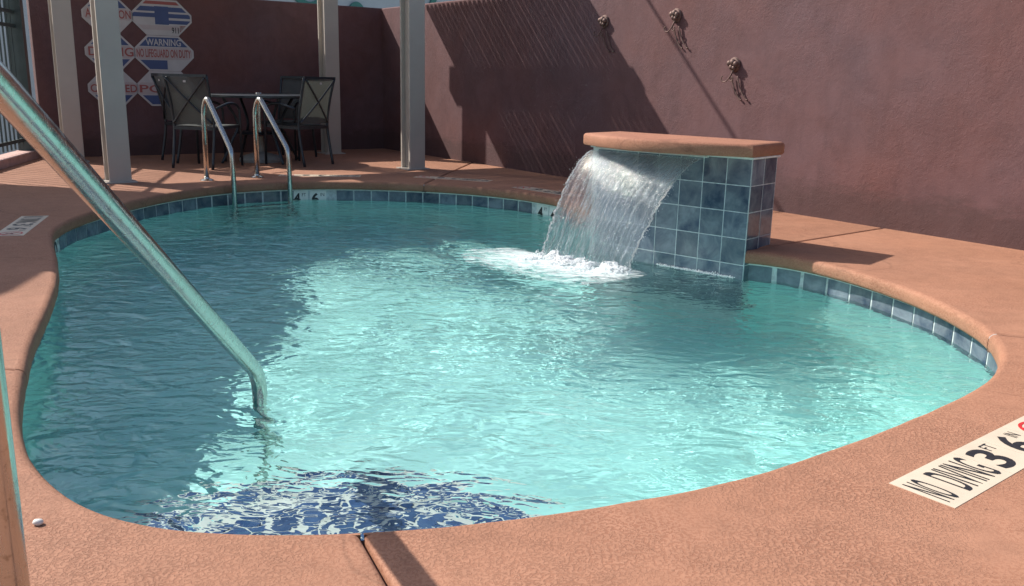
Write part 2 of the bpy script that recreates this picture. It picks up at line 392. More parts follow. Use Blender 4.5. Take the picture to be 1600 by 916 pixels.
    pc = [vs[i] for i in poly]
    for tri in tessellate_polygon([[Vector((p.x, p.y, 0)) for p in pc]]):
        try: bm.faces.new([bv[poly[i]] for i in tri])
        except ValueError: pass
    bmesh.ops.recalc_face_normals(bm, faces=bm.faces)
    me = bpy.data.meshes.new('concrete_slab'); bm.to_mesh(me); bm.free(); me.materials.append(M_DECK)
    # normals up
    o = bpy.data.objects.new('concrete_slab', me); COL.objects.link(o); o.parent = deck
    me.polygons.foreach_set('use_smooth', [True]*len(me.polygons)); me.set_sharp_from_angle(angle=R_(50))
# bedding under the joints
bed = MB(); ring_in = [off_pt(i, .09) for i in range(0, NP, 4)]
vs = [p+Vector((0, 0, -.05)) for p in ring_in]; vo = []
for p in ring_in:
    d = (p-Vector((-.6, 4.6, 0))).normalized(); vo.append(Vector((p.x+d.x*.0, p.y+d.y*.0, 0)))
deck_joint = MB()
for i0, d0 in joints:
    a = off_pt(i0, .08) if i0 else Vector((1.40, 5.10, 0)); h0 = hit_outer(off_pt(i0, 0), d0)[2]; n0 = Vector((d0.y, -d0.x, 0))*.03
    deck_joint.add([a-n0+Vector((0, 0, -.022)), h0-n0+Vector((0, 0, -.022)), h0+n0+Vector((0, 0, -.022)), a+n0+Vector((0, 0, -.022))], [(0, 1, 2, 3)])
for i0, d0 in joints[1:]:
    for q0, q1, zz in ((.006, .12, -.026),):
        a, b2 = off_pt(i0, q0), off_pt(i0, q1); t_ = Vector((*tan[i0], 0))*.02
        deck_joint.add([a-t_+Vector((0, 0, -.0765)), a+t_+Vector((0, 0, -.0765)), a+t_+Vector((0, 0, zz)), a-t_+Vector((0, 0, zz)), b2-t_+Vector((0, 0, zz)), b2+t_+Vector((0, 0, zz))], [(0, 1, 2, 3), (3, 2, 5, 4)])
deck_joint.build('joint_filler', simple('dark_joint_filler', (.10, .06, .045), .95, nscale=50, namt=.4), deck)

# ------------------------------------------------------------------ pool basin
WATER_Z = -.17
def floor_z(y): return -1.22 - .055*(y-2.0)
basin = empty('pool_basin', kind='structure')
NB = 260; ii = np.linspace(0, NP-1, NB).astype(int)
prof = [(.0588, -.07), (.0588, -.2435)]
prof2 = [(.066, -.225), (.066, 'a'), (.05, 'b'), (0, 'c'), (-.09, 'd'), (-.2, 'e')]
cl = [off_pt(i, 0) for i in ii]
# grout backing ring
def ring(prof_, name, mat, smooth=False, fill=False):
    vs = []; fs = []; n = NB+0
    for t_, z in prof_:
        for i in ii:
            p = off_pt(i, t_)
            fz = floor_z(p.y)
            zz = {'a': fz+.22, 'b': fz+.13, 'c': fz+.055, 'd': fz+.012, 'e': fz}.get(z, z) if isinstance(z, str) else z
            vs.append(Vector((p.x, p.y, zz)))
    for r in range(len(prof_)-1):
        for j in range(n-1): fs.append((r*n+j, r*n+j+1, (r+1)*n+j+1, (r+1)*n+j))
        fs.append((r*n+n-1, r*n, (r+1)*n, (r+1)*n+n-1))
    fs = [f[::-1] for f in fs]
    if fill:                                          # floor as a fan round a centre point, facing up
        cx_, cy_ = -.5, 4.6; vs.append(Vector((cx_, cy_, floor_z(cy_)))); ce = len(vs)-1; b0 = (len(prof_)-1)*n
        fs += [(b0+(j+1) % n, b0+j, ce) for j in range(n)]
    o = mesh_obj(name, vs, fs, mat, basin, smooth)
    z = sum(p.normal.z*p.area for p in o.data.polygons)
    if fill and z < 0: o.data.flip_normals()
    return o
ring(prof, 'grout_band', M_GROUT)
b_ = ring(prof2, 'plaster_shell', M_PLASTER, False, True)
ring([(.045, -.076), (.050, -.079), (.050, -.089), (.062, -.090)], 'bond_line', M_CAULK)
# waterline tiles
tp = .1555; tile_me = MB().box((0, 0, 0), (.149, .009, .149), bev=.0015).build('tile', M_TILE, basin)
tm = tile_me.data; TZ = -.0895-.0755
tiles = []
MARKS = {}
def s_of(p): return nearest(p)/(NP-1)*LEN
s4 = s_of((-1.845, 8.0)); s2 = s_of((-2.80, 5.40)); s3 = s_of((.27, 7.38))
ntile = int(LEN/tp); first = True
tp = LEN/ntile
for k in range(ntile):
    s = (k+.5)*tp; p, n = at_s(s)
    if any(abs(s-q) < .156 for q in (s4, s2, s3)): continue
    if first: o = tile_me; first = False
    else: o = tile_me.copy(); COL.objects.link(o); o.parent = basin
    o.location = p + n*(.0588+random.uniform(-.0006, .0006)) + Vector((0, 0, TZ+random.uniform(-.001, .001)))
    o.rotation_euler = (random.uniform(-.006, .006), random.uniform(-.006, .006), math.atan2(n.y, n.x)+math.pi/2)
# lettering helper
def text_mesh(s_, size, width_scale=1.0, bold=0.0):
    cu = bpy.data.curves.new('tmp', 'FONT'); cu.body = s_; cu.size = 1.0; cu.offset = bold; cu.align_x = 'LEFT'; cu.resolution_u = 4
    ob = bpy.data.objects.new('tmp', cu); COL.objects.link(ob); bpy.context.view_layer.update()
    dg = bpy.context.evaluated_depsgraph_get(); me = bpy.data.meshes.new_from_object(ob.evaluated_get(dg))
    bpy.data.objects.remove(ob); bpy.data.curves.remove(cu)
    co = np.empty(len(me.vertices)*3); me.vertices.foreach_get('co', co); co = co.reshape(-1, 3)
    lo, hi = co.min(0), co.max(0); co[:, 0] -= lo[0]; co[:, 1] -= lo[1]
    h = hi[1]-lo[1]; w_ = hi[0]-lo[0]; co[:, 1] *= size/h; co[:, 0] *= width_scale/w_
    return me, co
def lettering(txt, x, y, width, height, mat, parent, M, bold=0.0, z=.0022, name='lettering'):
    """flat print on a surface: local x along the text, y up the text, z out of the surface; M = 4x4 placing"""
    me, co = text_mesh(txt, height, width, bold); co[:, 0] += x; co[:, 1] += y; co[:, 2] = z
    me.vertices.foreach_set('co', co.ravel()); me.transform(M); me.materials.clear(); me.materials.append(mat); me.name = name
    o = bpy.data.objects.new(name, me); COL.objects.link(o); o.parent = parent
    return o
def plate(x0, y0, x1, y1, z0, z1, mat, parent, M, name, bev=.0):
    b = MB().box(((x0+x1)/2, (y0+y1)/2, (z0+z1)/2), (x1-x0, y1-y0, z1-z0), bev=bev); b.v = [M @ v for v in b.v]; return b.build(name, mat, parent)
def frame4(o, x, y):
    x = Vector(x).normalized(); y = Vector(y).normalized(); z = x.cross(y)
    m4 = Matrix((x, y, z)).transposed().to_4x4(); m4.translation = Vector(o); return m4
# waterline depth markers
for (s_, a, b, lab) in ((s4, '4', '6', 'two white waterline tiles reading 4 FT 6 IN beside the pool ladder'),
                        (s2, '4', '0', 'small white depth tiles at the far left corner of the pool waterline'),
                        (s3, '4', '4', 'white waterline depth tiles on the far edge, partly behind the falling water')):
    root = empty('waterline_depth_marker', label=lab, cat='depth marker', group='depth markers in the waterline tile')
    for q, num, unit in ((-1, a, 'FT'), (1, b, 'IN')):
        p, n = at_s(s_ - q*tp*.5*-1)
        left = Vector((n.y, -n.x, 0))            # reading direction for a viewer in the pool
        M = frame4(p + n*.0585 + Vector((0, 0, TZ)), left, (0, 0, 1))
        plate(-.0745, -.0745, .0745, .0745, -.0045, .0045, M_MARKW, root, M, 'tile', .0015)
        lettering(num, -.058, -.052, .066, .105, M_BLACK, root, M, .03, .0052)
        lettering(unit, .022, .022, .034, .03, M_BLACK, root, M, .0, .0052)

# entry steps below the near edge
SX, SY = -.45, 1.93
for R0, zt in ((1.45, -.98), (.88, -.70), (.52, -.44)):
    b = MB(); n = 72; 
    vs = [Vector((SX+R0*math.cos(2*math.pi*k/n), SY+R0*math.sin(2*math.pi*k/n), zt)) for k in range(n)]
    vs2 = [Vector((SX+(R0+.012)*math.cos(2*math.pi*k/n), SY+(R0+.012)*math.sin(2*math.pi*k/n), zt-.012)) for k in range(n)]
    vs3 = [Vector((v.x, v.y, -1.6)) for v in vs2]
    b.add(vs+vs2+vs3, [tuple(range(n))]+[(r*n+k, (r+1)*n+k, (r+1)*n+(k+1) % n, r*n+(k+1) % n) for r in (0, 1) for k in range(n)])
    b.build('entry_step', M_PLASTER, basin)
st = MB().box((0, 0, 0), (.064, .064, .006), bev=.0015).build('step_tile', M_STEPTILE, basin); first = True
for R0, zt, nr in ((.88, -.70, 2), (.52, -.44, 4)):
    for r in range(nr):
        rr = R0-.030-.032-r*.076; cnt = int(2*math.pi*rr/.077)
        for k in range(cnt):
            a = 2*math.pi*k/cnt; x, y = SX+rr*math.cos(a), SY+rr*math.sin(a)
            if y < 1.90: continue
            o = st if first else st.copy()
            if not first: COL.objects.link(o); o.parent = basin
            first = False
            o.location = (x, y, zt+.003); o.rotation_euler = (0, 0, a+math.pi/2)
M_NOSE = simple('white_grout_band', (.82, .82, .76), .7, nscale=30, namt=.1)
for R0, zt, wd in ((.88, -.70, .185), (.52, -.44, .345)):
    n = 72; b = MB()
    vs = [Vector((SX+q*math.cos(2*math.pi*k/n), SY+q*math.sin(2*math.pi*k/n), zt+.0015)) for q in (R0-.001, R0-wd) for k in range(n)]
    b.add(vs, [(k, (k+1) % n, n+(k+1) % n, n+k) for k in range(n)]); b.build('step_grout', M_NOSE, basin)

# ------------------------------------------------------------------ water surface
FALL = PLL + FDIR*.22 + FN*.36
def inside_mask(X, Y, poly):
    m_ = np.zeros(X.shape, bool); j = len(poly)-1
    for i in range(len(poly)):
        xi, yi = poly[i]; xj, yj = poly[j]
        cnd = ((yi > Y) != (yj > Y)) & (X < (xj-xi)*(Y-yi)/(yj-yi+1e-12)+xi); m_ ^= cnd; j = i
    return m_
RES = .0125
xs = np.arange(-3.0, 2.15, RES); ys = np.arange(1.62, 8.3, RES); X, Y = np.meshgrid(xs, ys)
def waves(X, Y):
    H = np.zeros_like(X)
    wx = X + .06*np.sin(3.1*Y+1.0) + .05*np.sin(4.7*X-2.3*Y); wy = Y + .06*np.sin(2.7*X+.4) + .04*np.sin(5.3*Y+1.9*X)
    r = np.random.default_rng(5)
    for k in range(46):
        lam = .16*(.9/.16)**(r.random()**1.1); th = r.normal(math.radians(-95), .8); kk = 2*math.pi/lam
        a = .0013*lam**1.15*(.6+.8*r.random())
        env = .75+.5*np.sin(X*r.uniform(.6, 2.2)+Y*r.uniform(.6, 2.2)+r.random()*6.28)
        H += a*env*np.sin(kk*(wx*math.cos(th)+wy*math.sin(th))+r.random()*6.28)
    d = np.hypot(X-FALL.x, Y-FALL.y)
    for k in range(6):
        lam = r.uniform(.14, .30); ang = np.arctan2(Y-FALL.y, X-FALL.x)
        H += .0012*np.exp(-d/.9)*np.sin(2*math.pi*d/lam + r.random()*6.28 + 1.4*np.sin(ang*r.integers(2, 6)+r.random()*6))*(1-np.exp(-(d/.15)**2))
    H += .009*np.exp(-(d/.30)**2)*np.sin(X*31+3*np.sin(Y*23))*np.sin(Y*37+2*np.sin(X*29))
    return H
H = waves(X, Y)
poly = [(off_pt(i, .064).x, off_pt(i, .064).y) for i in ii]
ins = inside_mask(X, Y, poly)
cell = ins[:-1, :-1] | ins[1:, :-1] | ins[:-1, 1:] | ins[1:, 1:]
nx = X.shape[1]; idx = np.arange(X.size).reshape(X.shape)
quads = np.stack([idx[:-1, :-1][cell], idx[:-1, 1:][cell], idx[1:, 1:][cell], idx[1:, :-1][cell]], 1)
used = np.unique(quads); remap = np.full(X.size, -1); remap[used] = np.arange(len(used)); quads = remap[quads]
co = np.c_[X.ravel()[used], Y.ravel()[used], (H.ravel()+WATER_Z)[used]]
me = bpy.data.meshes.new('water'); me.vertices.add(len(co)); me.vertices.foreach_set('co', co.ravel())
me.loops.add(quads.size); me.loops.foreach_set('vertex_index', quads.ravel().astype(np.int32))
me.polygons.add(len(quads)); me.polygons.foreach_set('loop_start', np.arange(0, quads.size, 4, dtype=np.int32)); me.update(calc_edges=True)
me.polygons.foreach_set('use_smooth', np.ones(len(quads), bool)); me.materials.append(M_WATER)
water = bpy.data.objects.new('water', me); COL.objects.link(water); water['kind'] = 'structure'
water.cycles.is_caustics_caster = True

# ------------------------------------------------------------------ fountain block with cap and falling water
ftn = empty('fountain_wall', PLL, label='blue tiled block with a terracotta cap that pours water into the pool', cat='fountain')
ftn.location = (0, 0, 0)
DEP = .312
def fp(s_, t_, z=0): return PLL + FDIR*s_ + FN*t_ + Vector((0, 0, z))
RF = Matrix((FDIR, -FN, Vector((0, 0, 1)))).transposed()
core = MB().box(fp(FLEN/2, -DEP/2, -.36), (FLEN+.003, DEP+.003, 1.78), RF); core.build('core', M_GROUT, ftn)
tz0 = .522
cand = []
ftile = MB().box((0, 0, 0), (.1475, .005, .1475), bev=.0015).build('tile', M_TILE, ftn); first = True
def put(o0, loc, rz):
    global first
    o = o0 if first else o0.copy()
    if not first: COL.objects.link(o); o.parent = ftn
    first = False; o.location = loc; o.rotation_euler = (random.uniform(-.005, .005), random.uniform(-.005, .005), rz)
rzf = math.atan2(FDIR.y, FDIR.x)
for r in range(9):
    zc = tz0 - .1525*(r+.5)
    for cidx in range(8):
        s_ = FLEN - .1525*(cidx+.5)
        if s_ < .0: continue
        put(ftile, fp(s_, .0005+random.uniform(-.0004, .0004), zc), rzf)
for r in range(5):
    zc = tz0 - .1525*(r+.5)
    for q in (0, 1):
        put(ftile, fp(FLEN+.0005, -.078-.1545*q, zc), rzf+math.pi/2)
        put(ftile, fp(-.0005, -.078-.1545*q, zc), rzf-math.pi/2)
MB().box(fp(FLEN/2, -DEP/2+.002, .528), (FLEN+.03, DEP+.03, .012), RF, .003).build('bond_line', M_CAULK, ftn)
# cap: bow-fronted slab
def cap_outline(g=0):
    pts = []
    n = 28
    for k in range(n+1):
        s_ = -.045 + (FLEN+.07)*k/n; q = (s_+.045)/(FLEN+.07)
        pts.append((s_, .055+.19*math.sin(math.pi*min(1, q*1.02))**.9))
    return pts + [(FLEN+.025, -DEP-.03), (-.045, -DEP-.03)]
def ring_cap(inset, z):
    P = cap_outline(); n = len(P); out = []
    cx, cy = FLEN/2, -.08
    for i in range(n):
        a, b, c = Vector((*P[i-1], 0)), Vector((*P[i], 0)), Vector((*P[(i+1) % n], 0))
        d1 = (b-a).normalized(); d2 = (c-b).normalized(); nn = Vector((-(d1+d2).y, (d1+d2).x, 0)).normalized()
        s_ = 1/max(.5, (nn.dot(Vector((-d1.y, d1.x, 0)))))
        q = b - nn*inset*s_; q2 = q if (Vector((cx, cy, 0))-b).dot(-nn) > 0 else b + nn*inset*s_
        out.append(fp(q2.x, q2.y, z + noise.noise(Vector((q2.x*8, q2.y*8, z*9)))*.0015))
    return out
rgs = [ring_cap(.03, .536), ring_cap(.006, .537), ring_cap(0, .545), ring_cap(0, .594), ring_cap(.005, .603), ring_cap(.014, .609), ring_cap(.028, .611)]
n = len(rgs[0]); b = MB()
b.add([p for r in rgs for p in r], [(i*n+k, (i+1)*n+k, (i+1)*n+(k+1) % n, i*n+(k+1) % n) for i in range(len(rgs)-1) for k in range(n)] + [tuple((len(rgs)-1)*n+k for k in range(n)), tuple(range(n-1, -1, -1))])
o = b.build('cap', M_CAP, ftn); bm = bmesh.new(); bm.from_mesh(o.data); bmesh.ops.recalc_face_normals(bm, faces=bm.faces); bm.to_mesh(o.data); bm.free()
o.data.polygons.foreach_set('use_smooth', [True]*len(o.data.polygons)); o.data.set_sharp_from_angle(angle=R_(40))
MB().box(fp(.43, .012, .520), (.80, .03, .014), RF, .003).build('spill_lip', M_CAULK, ftn)

def make_fallwater():
    mt = bpy.data.materials.new('falling_water'); mt.use_nodes = True; t = mt.node_tree; t.nodes.clear()
    g = N(t, 'ShaderNodeBsdfGlass'); g.inputs['IOR'].default_value = 1.333; g.inputs['Color'].default_value = (.97, .99, 1, 1); g.inputs['Roughness'].default_value = .035
    tp_ = N(t, 'ShaderNodeBsdfTransparent'); df = N(t, 'ShaderNodeBsdfTranslucent'); df.inputs[0].default_value = (.9, .95, 1, 1)
    df2 = N(t, 'ShaderNodeBsdfDiffuse'); df2.inputs[0].default_value = (.85, .9, .95, 1)
    a = N(t, 'ShaderNodeMixShader'); a.inputs[0].default_value = .42
    dd = N(t, 'ShaderNodeMixShader'); dd.inputs[0].default_value = .5
    t.links.new(df.outputs[0], dd.inputs[1]); t.links.new(df2.outputs[0], dd.inputs[2])
    t.links.new(g.outputs[0], a.inputs[1]); t.links.new(tp_.outputs[0], a.inputs[2])
    uvn = N(t, 'ShaderNodeUVMap'); uvn.uv_map = 'UVMap'
    f = tex_noise(t, uvn.outputs[0], 1.0, 5, .7, .3, (70, 5, 1)); f2 = tex_noise(t, uvn.outputs[0], 1.0, 4, .7, .5, (26, 14, 1))
    mm = N(t, 'ShaderNodeMath', operation='MULTIPLY'); t.links.new(f, mm.inputs[0]); t.links.new(f2, mm.inputs[1])
    al = ramp(t, mm.outputs[0], [(.27, g3(.02)), (.42, g3(.30))])
    b2 = N(t, 'ShaderNodeMixShader'); t.links.new(al, b2.inputs[0]); t.links.new(a.outputs[0], b2.inputs[1]); t.links.new(dd.outputs[0], b2.inputs[2])
    bn = tex_noise(t, uvn.outputs[0], 1.0, 3, .6, .4, (40, 15, 1)); t.links.new(bump(t, bn, 1.0, .0075), g.inputs['Normal'])
    gl = N(t, 'ShaderNodeBsdfGlossy'); gl.inputs['Roughness'].default_value = .05; gl.inputs['Color'].default_value = (1, 1, 1, 1)
    gn = tex_noise(t, uvn.outputs[0], 1.0, 2, .5, .5, (46, 26, 1)); t.links.new(bump(t, gn, 1.0, .02), gl.inputs['Normal'])
    b3 = N(t, 'ShaderNodeMixShader'); b3.inputs[0].default_value = .045; t.links.new(b2.outputs[0], b3.inputs[1]); t.links.new(gl.outputs[0], b3.inputs[2])
    o = N(t, 'ShaderNodeOutputMaterial'); t.links.new(b3.outputs[0], o.inputs[0]); return mt
M_FALL = make_fallwater()
def fall_pt(q, tau, side=0):
    z = .507 - .685*tau*tau
    s_ = (.03+.79*q)*(1-tau**1.2) + (-.12+.65*q)*tau**1.2
    t_ = .03 + .325*tau
    # ridges
    x = q*60
    rid = (math.sin(x*1.0+1.3*math.sin(q*9)+tau*2)*.35 + math.sin(x*2.3+2*math.sin(tau*3+q*7))*.3 + math.sin(x*4.1+3*tau+q*3)*.18)
    turb = noise.noise(Vector((q*26, tau*6, side*5.0)))*.9 + noise.noise(Vector((q*60, tau*15, side*9.0)))*.3
    amp = .0012 + .0045*tau
    pk = 1-abs(math.sin(x*.72+1.1*math.sin(q*9)+.8*math.sin(tau*1.7)))
    d = amp*rid + .0035*(1-.4*tau)*pk**8 + turb*(.0006+.0090*tau**1.6)
    if side: d = -.004 + d*.35 + turb*.003*tau
    edge = min(q, 1-q)
    s_ += noise.noise(Vector((q*3, tau*14, 7)))*.014*tau*(1 if edge < .08 else .3)
    return fp(s_, t_+d, z + .35*d*tau)
NS, NTAU = 230, 150
vs = []; fs = []; uvs = []
for side in (0, 1):
    for j in range(NTAU+1):
        for i in range(NS+1): vs.append(fall_pt(i/NS, j/NTAU, side)); uvs.append((i/NS, j/NTAU))
W1 = NS+1; B1 = W1*(NTAU+1)
for j in range(NTAU):
    for i in range(NS):
        a = j*W1+i; fs.append((a, a+W1, a+W1+1, a+1)); fs.append((B1+a, B1+a+1, B1+a+W1+1, B1+a+W1))
for j in range(NTAU):
    a = j*W1; fs.append((a, B1+a, B1+a+W1, a+W1)); a = j*W1+NS; fs.append((a, a+W1, B1+a+W1, B1+a))
for i in range(NS):
    fs.append((i, i+1, B1+i+1, B1+i)); a = NTAU*W1+i; fs.append((a, B1+a, B1+a+1, a+1))
fall = mesh_obj('waterfall', vs, fs, M_FALL, None, True)
ul = fall.data.uv_layers.new(name='UVMap'); li = np.empty(len(fall.data.loops), np.int32); fall.data.loops.foreach_get('vertex_index', li)
ul.data.foreach_set('uv', np.array(uvs)[li].ravel())
set_tag(fall, 'clear sheet of water arcing from under the fountain cap into the pool', 'waterfall')
M_DROP = bpy.data.materials.new('water_drop'); M_DROP.use_nodes = True; t = M_DROP.node_tree; t.nodes.clear()
g = N(t, 'ShaderNodeBsdfGlass'); g.inputs['IOR'].default_value = 1.333; tl = N(t, 'ShaderNodeBsdfTranslucent'); tl.inputs[0].default_value = (.95, .97, 1, 1)
mx = N(t, 'ShaderNodeMixShader'); mx.inputs[0].default_value = .45; oo = N(t, 'ShaderNodeOutputMaterial')
t.links.new(g.outputs[0], mx.inputs[1]); t.links.new(tl.outputs[0], mx.inputs[2]); t.links.new(mx.outputs[0], oo.inputs[0])
b = MB()
for q in (0.0, 1.0):                      # beaded rims of the sheet
    for lane in range(2):
        path = []; rr = []
        for j in range(90):
            tau = .03 + .97*j/89; p = fall_pt(q, tau); p += FDIR*(random.uniform(-.004, .004)*(1+2*tau)); path.append(p)
            rr.append((.0015+.0026*tau)*(.55+.9*abs(noise.noise(Vector((j*.55, q*9, lane*4))))*1.8))
        b.tube(path, rr, 6)
for k in range(420):
    tau = random.random()**.4; q = random.choice((random.gauss(0, .02), 1+random.gauss(0, .02), random.random()))
    if 0.03 < q < .97 and tau < .8: continue
    p = fall_pt(min(1, max(0, q)), tau) + FDIR*(q-min(1, max(0, q)))*.6 + FN*random.gauss(0, .01+.02*tau) + Vector((0, 0, random.gauss(0, .01)))
    b.ball(p, random.uniform(.0012, .0036), 1)
dr = b.build('water_drops', M_DROP, None, True); set_tag(dr, 'beads and drops of water thrown off the sides of the waterfall', 'water drops', kind='stuff')

# foam
def make_foam():
    mt, t, b = new_mat('white_foam', (.95, .97, .97), .5); b.inputs['Subsurface Weight'].default_value = .3; b.inputs['Subsurface Radius'].default_value = (.02, .02, .02)
    return mt
M_FOAM = make_foam()
b = MB(); random.seed(21)
A_, B_ = Vector((-.20, 5.06, 0)), Vector((.66, 5.05, 0))
ft0, ft1 = fp(-.12, .36), fp(.53, .36)
cnt = 0
for k in range(9000):
    q = random.random(); base = ft0.lerp(ft1, q)
    dist = abs(random.gauss(0, .06))
    a = base + FN*(dist*1.15 - .03) + FDIR*random.gauss(0, .025)
    a += Vector((-.45*dist*random.random()*2, -.05*dist, 0))
    nz = noise.noise(Vector((a.x*9, a.y*13, 0))) + .5*noise.noise(Vector((a.x*26, a.y*30, 4)))
    if nz < -.25 + dist*3.2: continue
    h = max(0, .045*math.exp(-(dist/.09)**2)*random.random()*(.7+nz))
    r = random.uniform(.0014, .0042)*(1.2-min(.6, dist*2))
    b.ball((a.x, a.y, WATER_Z + .002 + h + float(waves(np.array([a.x]), np.array([a.y]))[0])*.8), r, 1, (1.5, 1.2, .8))
for k in range(500):                      # thrown-up spray
    q = random.random(); base = ft0.lerp(ft1, q); r = random.uniform(.001, .0028)
    b.ball(base + FN*random.gauss(.02, .06) + FDIR*random.gauss(0, .03) + Vector((0, 0, WATER_Z + abs(random.gauss(0, .035)))), r, 1)
foam = b.build('foam', M_FOAM, None, True); set_tag(foam, 'white churned foam where the waterfall lands in the pool', 'foam', kind='stuff')

def foam_layer(name, z_off, lo, hi, soft, follow):
    mt = bpy.data.materials.new(name); mt.use_nodes = True; t = mt.node_tree; t.nodes.clear(); co = geo_pos(t)
    at = N(t, 'ShaderNodeAttribute'); at.attribute_name = 'aeration'
    f = tex_noise(t, co, 16, 6, .68, .8, (.8, 1.5, 1)); ad = N(t, 'ShaderNodeMath', operation='ADD'); t.links.new(f, ad.inputs[0]); t.links.new(at.outputs['Fac'], ad.inputs[1])
    al = ramp(t, ad.outputs[0], [(lo, g3(0)), (hi, g3(soft))])
    d = N(t, 'ShaderNodeBsdfDiffuse'); d.inputs[0].default_value = (.9, .95, .95, 1); tp_ = N(t, 'ShaderNodeBsdfTransparent'); mx = N(t, 'ShaderNodeMixShader')
    t.links.new(al, mx.inputs[0]); t.links.new(tp_.outputs[0], mx.inputs[1]); t.links.new(d.outputs[0], mx.inputs[2])
    o = N(t, 'ShaderNodeOutputMaterial'); t.links.new(mx.outputs[0], o.inputs[0])
    gx = np.arange(-.75, 1.0, .02); gy = np.arange(4.45, 5.85, .02); GX, GY = np.meshgrid(gx, gy)
    Z = (waves(GX, GY) if follow else 0*GX) + WATER_Z + z_off
    a, b2 = np.array(ft0[:2]), np.array(ft1[:2]); ab = b2-a; L2 = ab@ab
    T = np.clip(((GX-a[0])*ab[0]+(GY-a[1])*ab[1])/L2, 0, 1); DX, DY = GX-(a[0]+T*ab[0]), GY-(a[1]+T*ab[1])
    side = DX*FN.x + DY*FN.y; along = DX*FDIR.x + DY*FDIR.y
    D = np.sqrt((np.where(side > 0, side*.55, side*2.6))**2 + (along*np.where(along < 0, .55, 2.4))**2)
    aer = .36*np.exp(-(D/.20)**1.6) - .12*np.clip(D-.10, 0, 1)
    nx_ = GX.shape[1]; ix = np.arange(GX.size).reshape(GX.shape); q = np.stack([ix[:-1, :-1], ix[:-1, 1:], ix[1:, 1:], ix[1:, :-1]], -1).reshape(-1, 4)
    q = q[aer.ravel()[q].max(1) > .05]; us = np.unique(q); rm = np.full(GX.size, -1); rm[us] = np.arange(len(us)); q = rm[q]
    GX, GY, Z, aer = (A.ravel()[us] for A in (GX, GY, Z, aer))
    o = mesh_obj(name, np.c_[GX.ravel(), GY.ravel(), Z.ravel()].tolist(), q.tolist(), mt, None, True)
    at_ = o.data.attributes.new('aeration', 'FLOAT', 'POINT'); at_.data.foreach_set('value', aer.ravel())
    return o
fl = foam_layer('foam_lace', .004, .51, .88, .80, True); set_tag(fl, 'thin lace of white foam drifting away from the foot of the waterfall', 'foam', kind='stuff')
b = MB()
for k in range(700):
    q = random.random(); r = random.uniform(.0015, .004); b.ball(fp(.55+.5*q+random.gauss(0, .01), .008+abs(random.gauss(0, .012)), WATER_Z+.002+abs(random.gauss(0, .005))), r, 1)
sp = b.build('splash_line', M_FOAM, None, True); set_tag(sp, 'thin line of splashing drops along the foot of the tiled fountain', 'splash', kind='stuff')
# ------------------------------------------------------------------ walls
def wall_slab(name, p0, p1, z1, thick_dir, thick, label):
    d = (p1-p0); L = d.length; nseg = max(2, int(L/.25)); vs = []; fs = []
    for i in range(nseg+1):
        for z in (-.12, z1-.012, z1):
            p = p0 + d*(i/nseg) + Vector((0, 0, z)); 
            ins_ = .01 if z == z1 else 0
            vs.append(p + thick_dir*ins_); vs.append(p + thick_dir*(thick-ins_))
    for i in range(nseg):
        a = i*6; c_ = a+6
        fs += [(a, a+2, c_+2, c_), (a+2, a+4, c_+4, c_+2), (a+4, a+5, c_+5, c_+4), (a+5, a+3, c_+3, c_+5), (a+3, a+1, c_+1, c_+3)]
    fs += [(0, 1, 3, 2), (2, 3, 5, 4)]; e = nseg*6; fs += [(e, e+2, e+3, e+1), (e+2, e+4, e+5, e+3)]
    o = mesh_obj(name, vs, fs, M_STUCCO); bm = bmesh.new(); bm.from_mesh(o.data); bmesh.ops.recalc_face_normals(bm, faces=bm.faces); bm.to_mesh(o.data); bm.free()
    return set_tag(o, label, 'wall')
WH = 1.787
wall_slab('stucco_wall', uv(.001, -.002), uv(0.001, 14.2), WH, U, .2, 'maroon stucco garden wall on the right with metal ornaments, half in striped shade')
wall_slab('stucco_wall', uv(-4.06, 0), uv(.05, 0), WH, -V, .2, 'dark maroon stucco wall at the back behind the chairs, carrying the warning signs')

# ------------------------------------------------------------------ pergola: four H-section posts, beams, close slats
perg = empty('pergola', uv(-2.45, 1.5), label='taupe steel pergola on four posts over the seating corner', cat='pergola')
perg.location = (0, 0, 0)
PU, PVV, PZ = (-3.86, -.97), (.50, 2.55), 2.47
for pu in PU:
    for pv in PVV:
        b = MB()
        for sv_ in (-1, 1): b.box(uv(pu, pv+sv_*.085, PZ/2), (.178, .028, PZ), RUV, .003)
        b.box(uv(pu, pv, PZ/2), (.10, .139, PZ-.002), RUV)
        o = b.build('post', M_POST, perg)
        MB().box(uv(pu, pv, .006), (.26, .26, .012), RUV, .002).build('base_plate', M_POST, o)
for pu in PU: MB().box(uv(pu, 1.6, 2.605), (.10, 3.1, .268), RUV).build('beam', M_POST, perg)
sl = MB().box((0, 0, 0), (2.92, .0468, .043), RUV).build('slat', M_WOOD, perg)
nsl = 32
for k in range(nsl):
    o = sl if k == 0 else sl.copy()
    if k: COL.objects.link(o); o.parent = perg
    o.location = uv(-.56-1.46, .18+k*(2.86/(nsl-1)), 2.765+random.uniform(-.002, .002))
MB().box(uv(-2.9, .50, 2.60), (4.4, .10, .262), RUV).build('cross_beam', M_POST, perg)
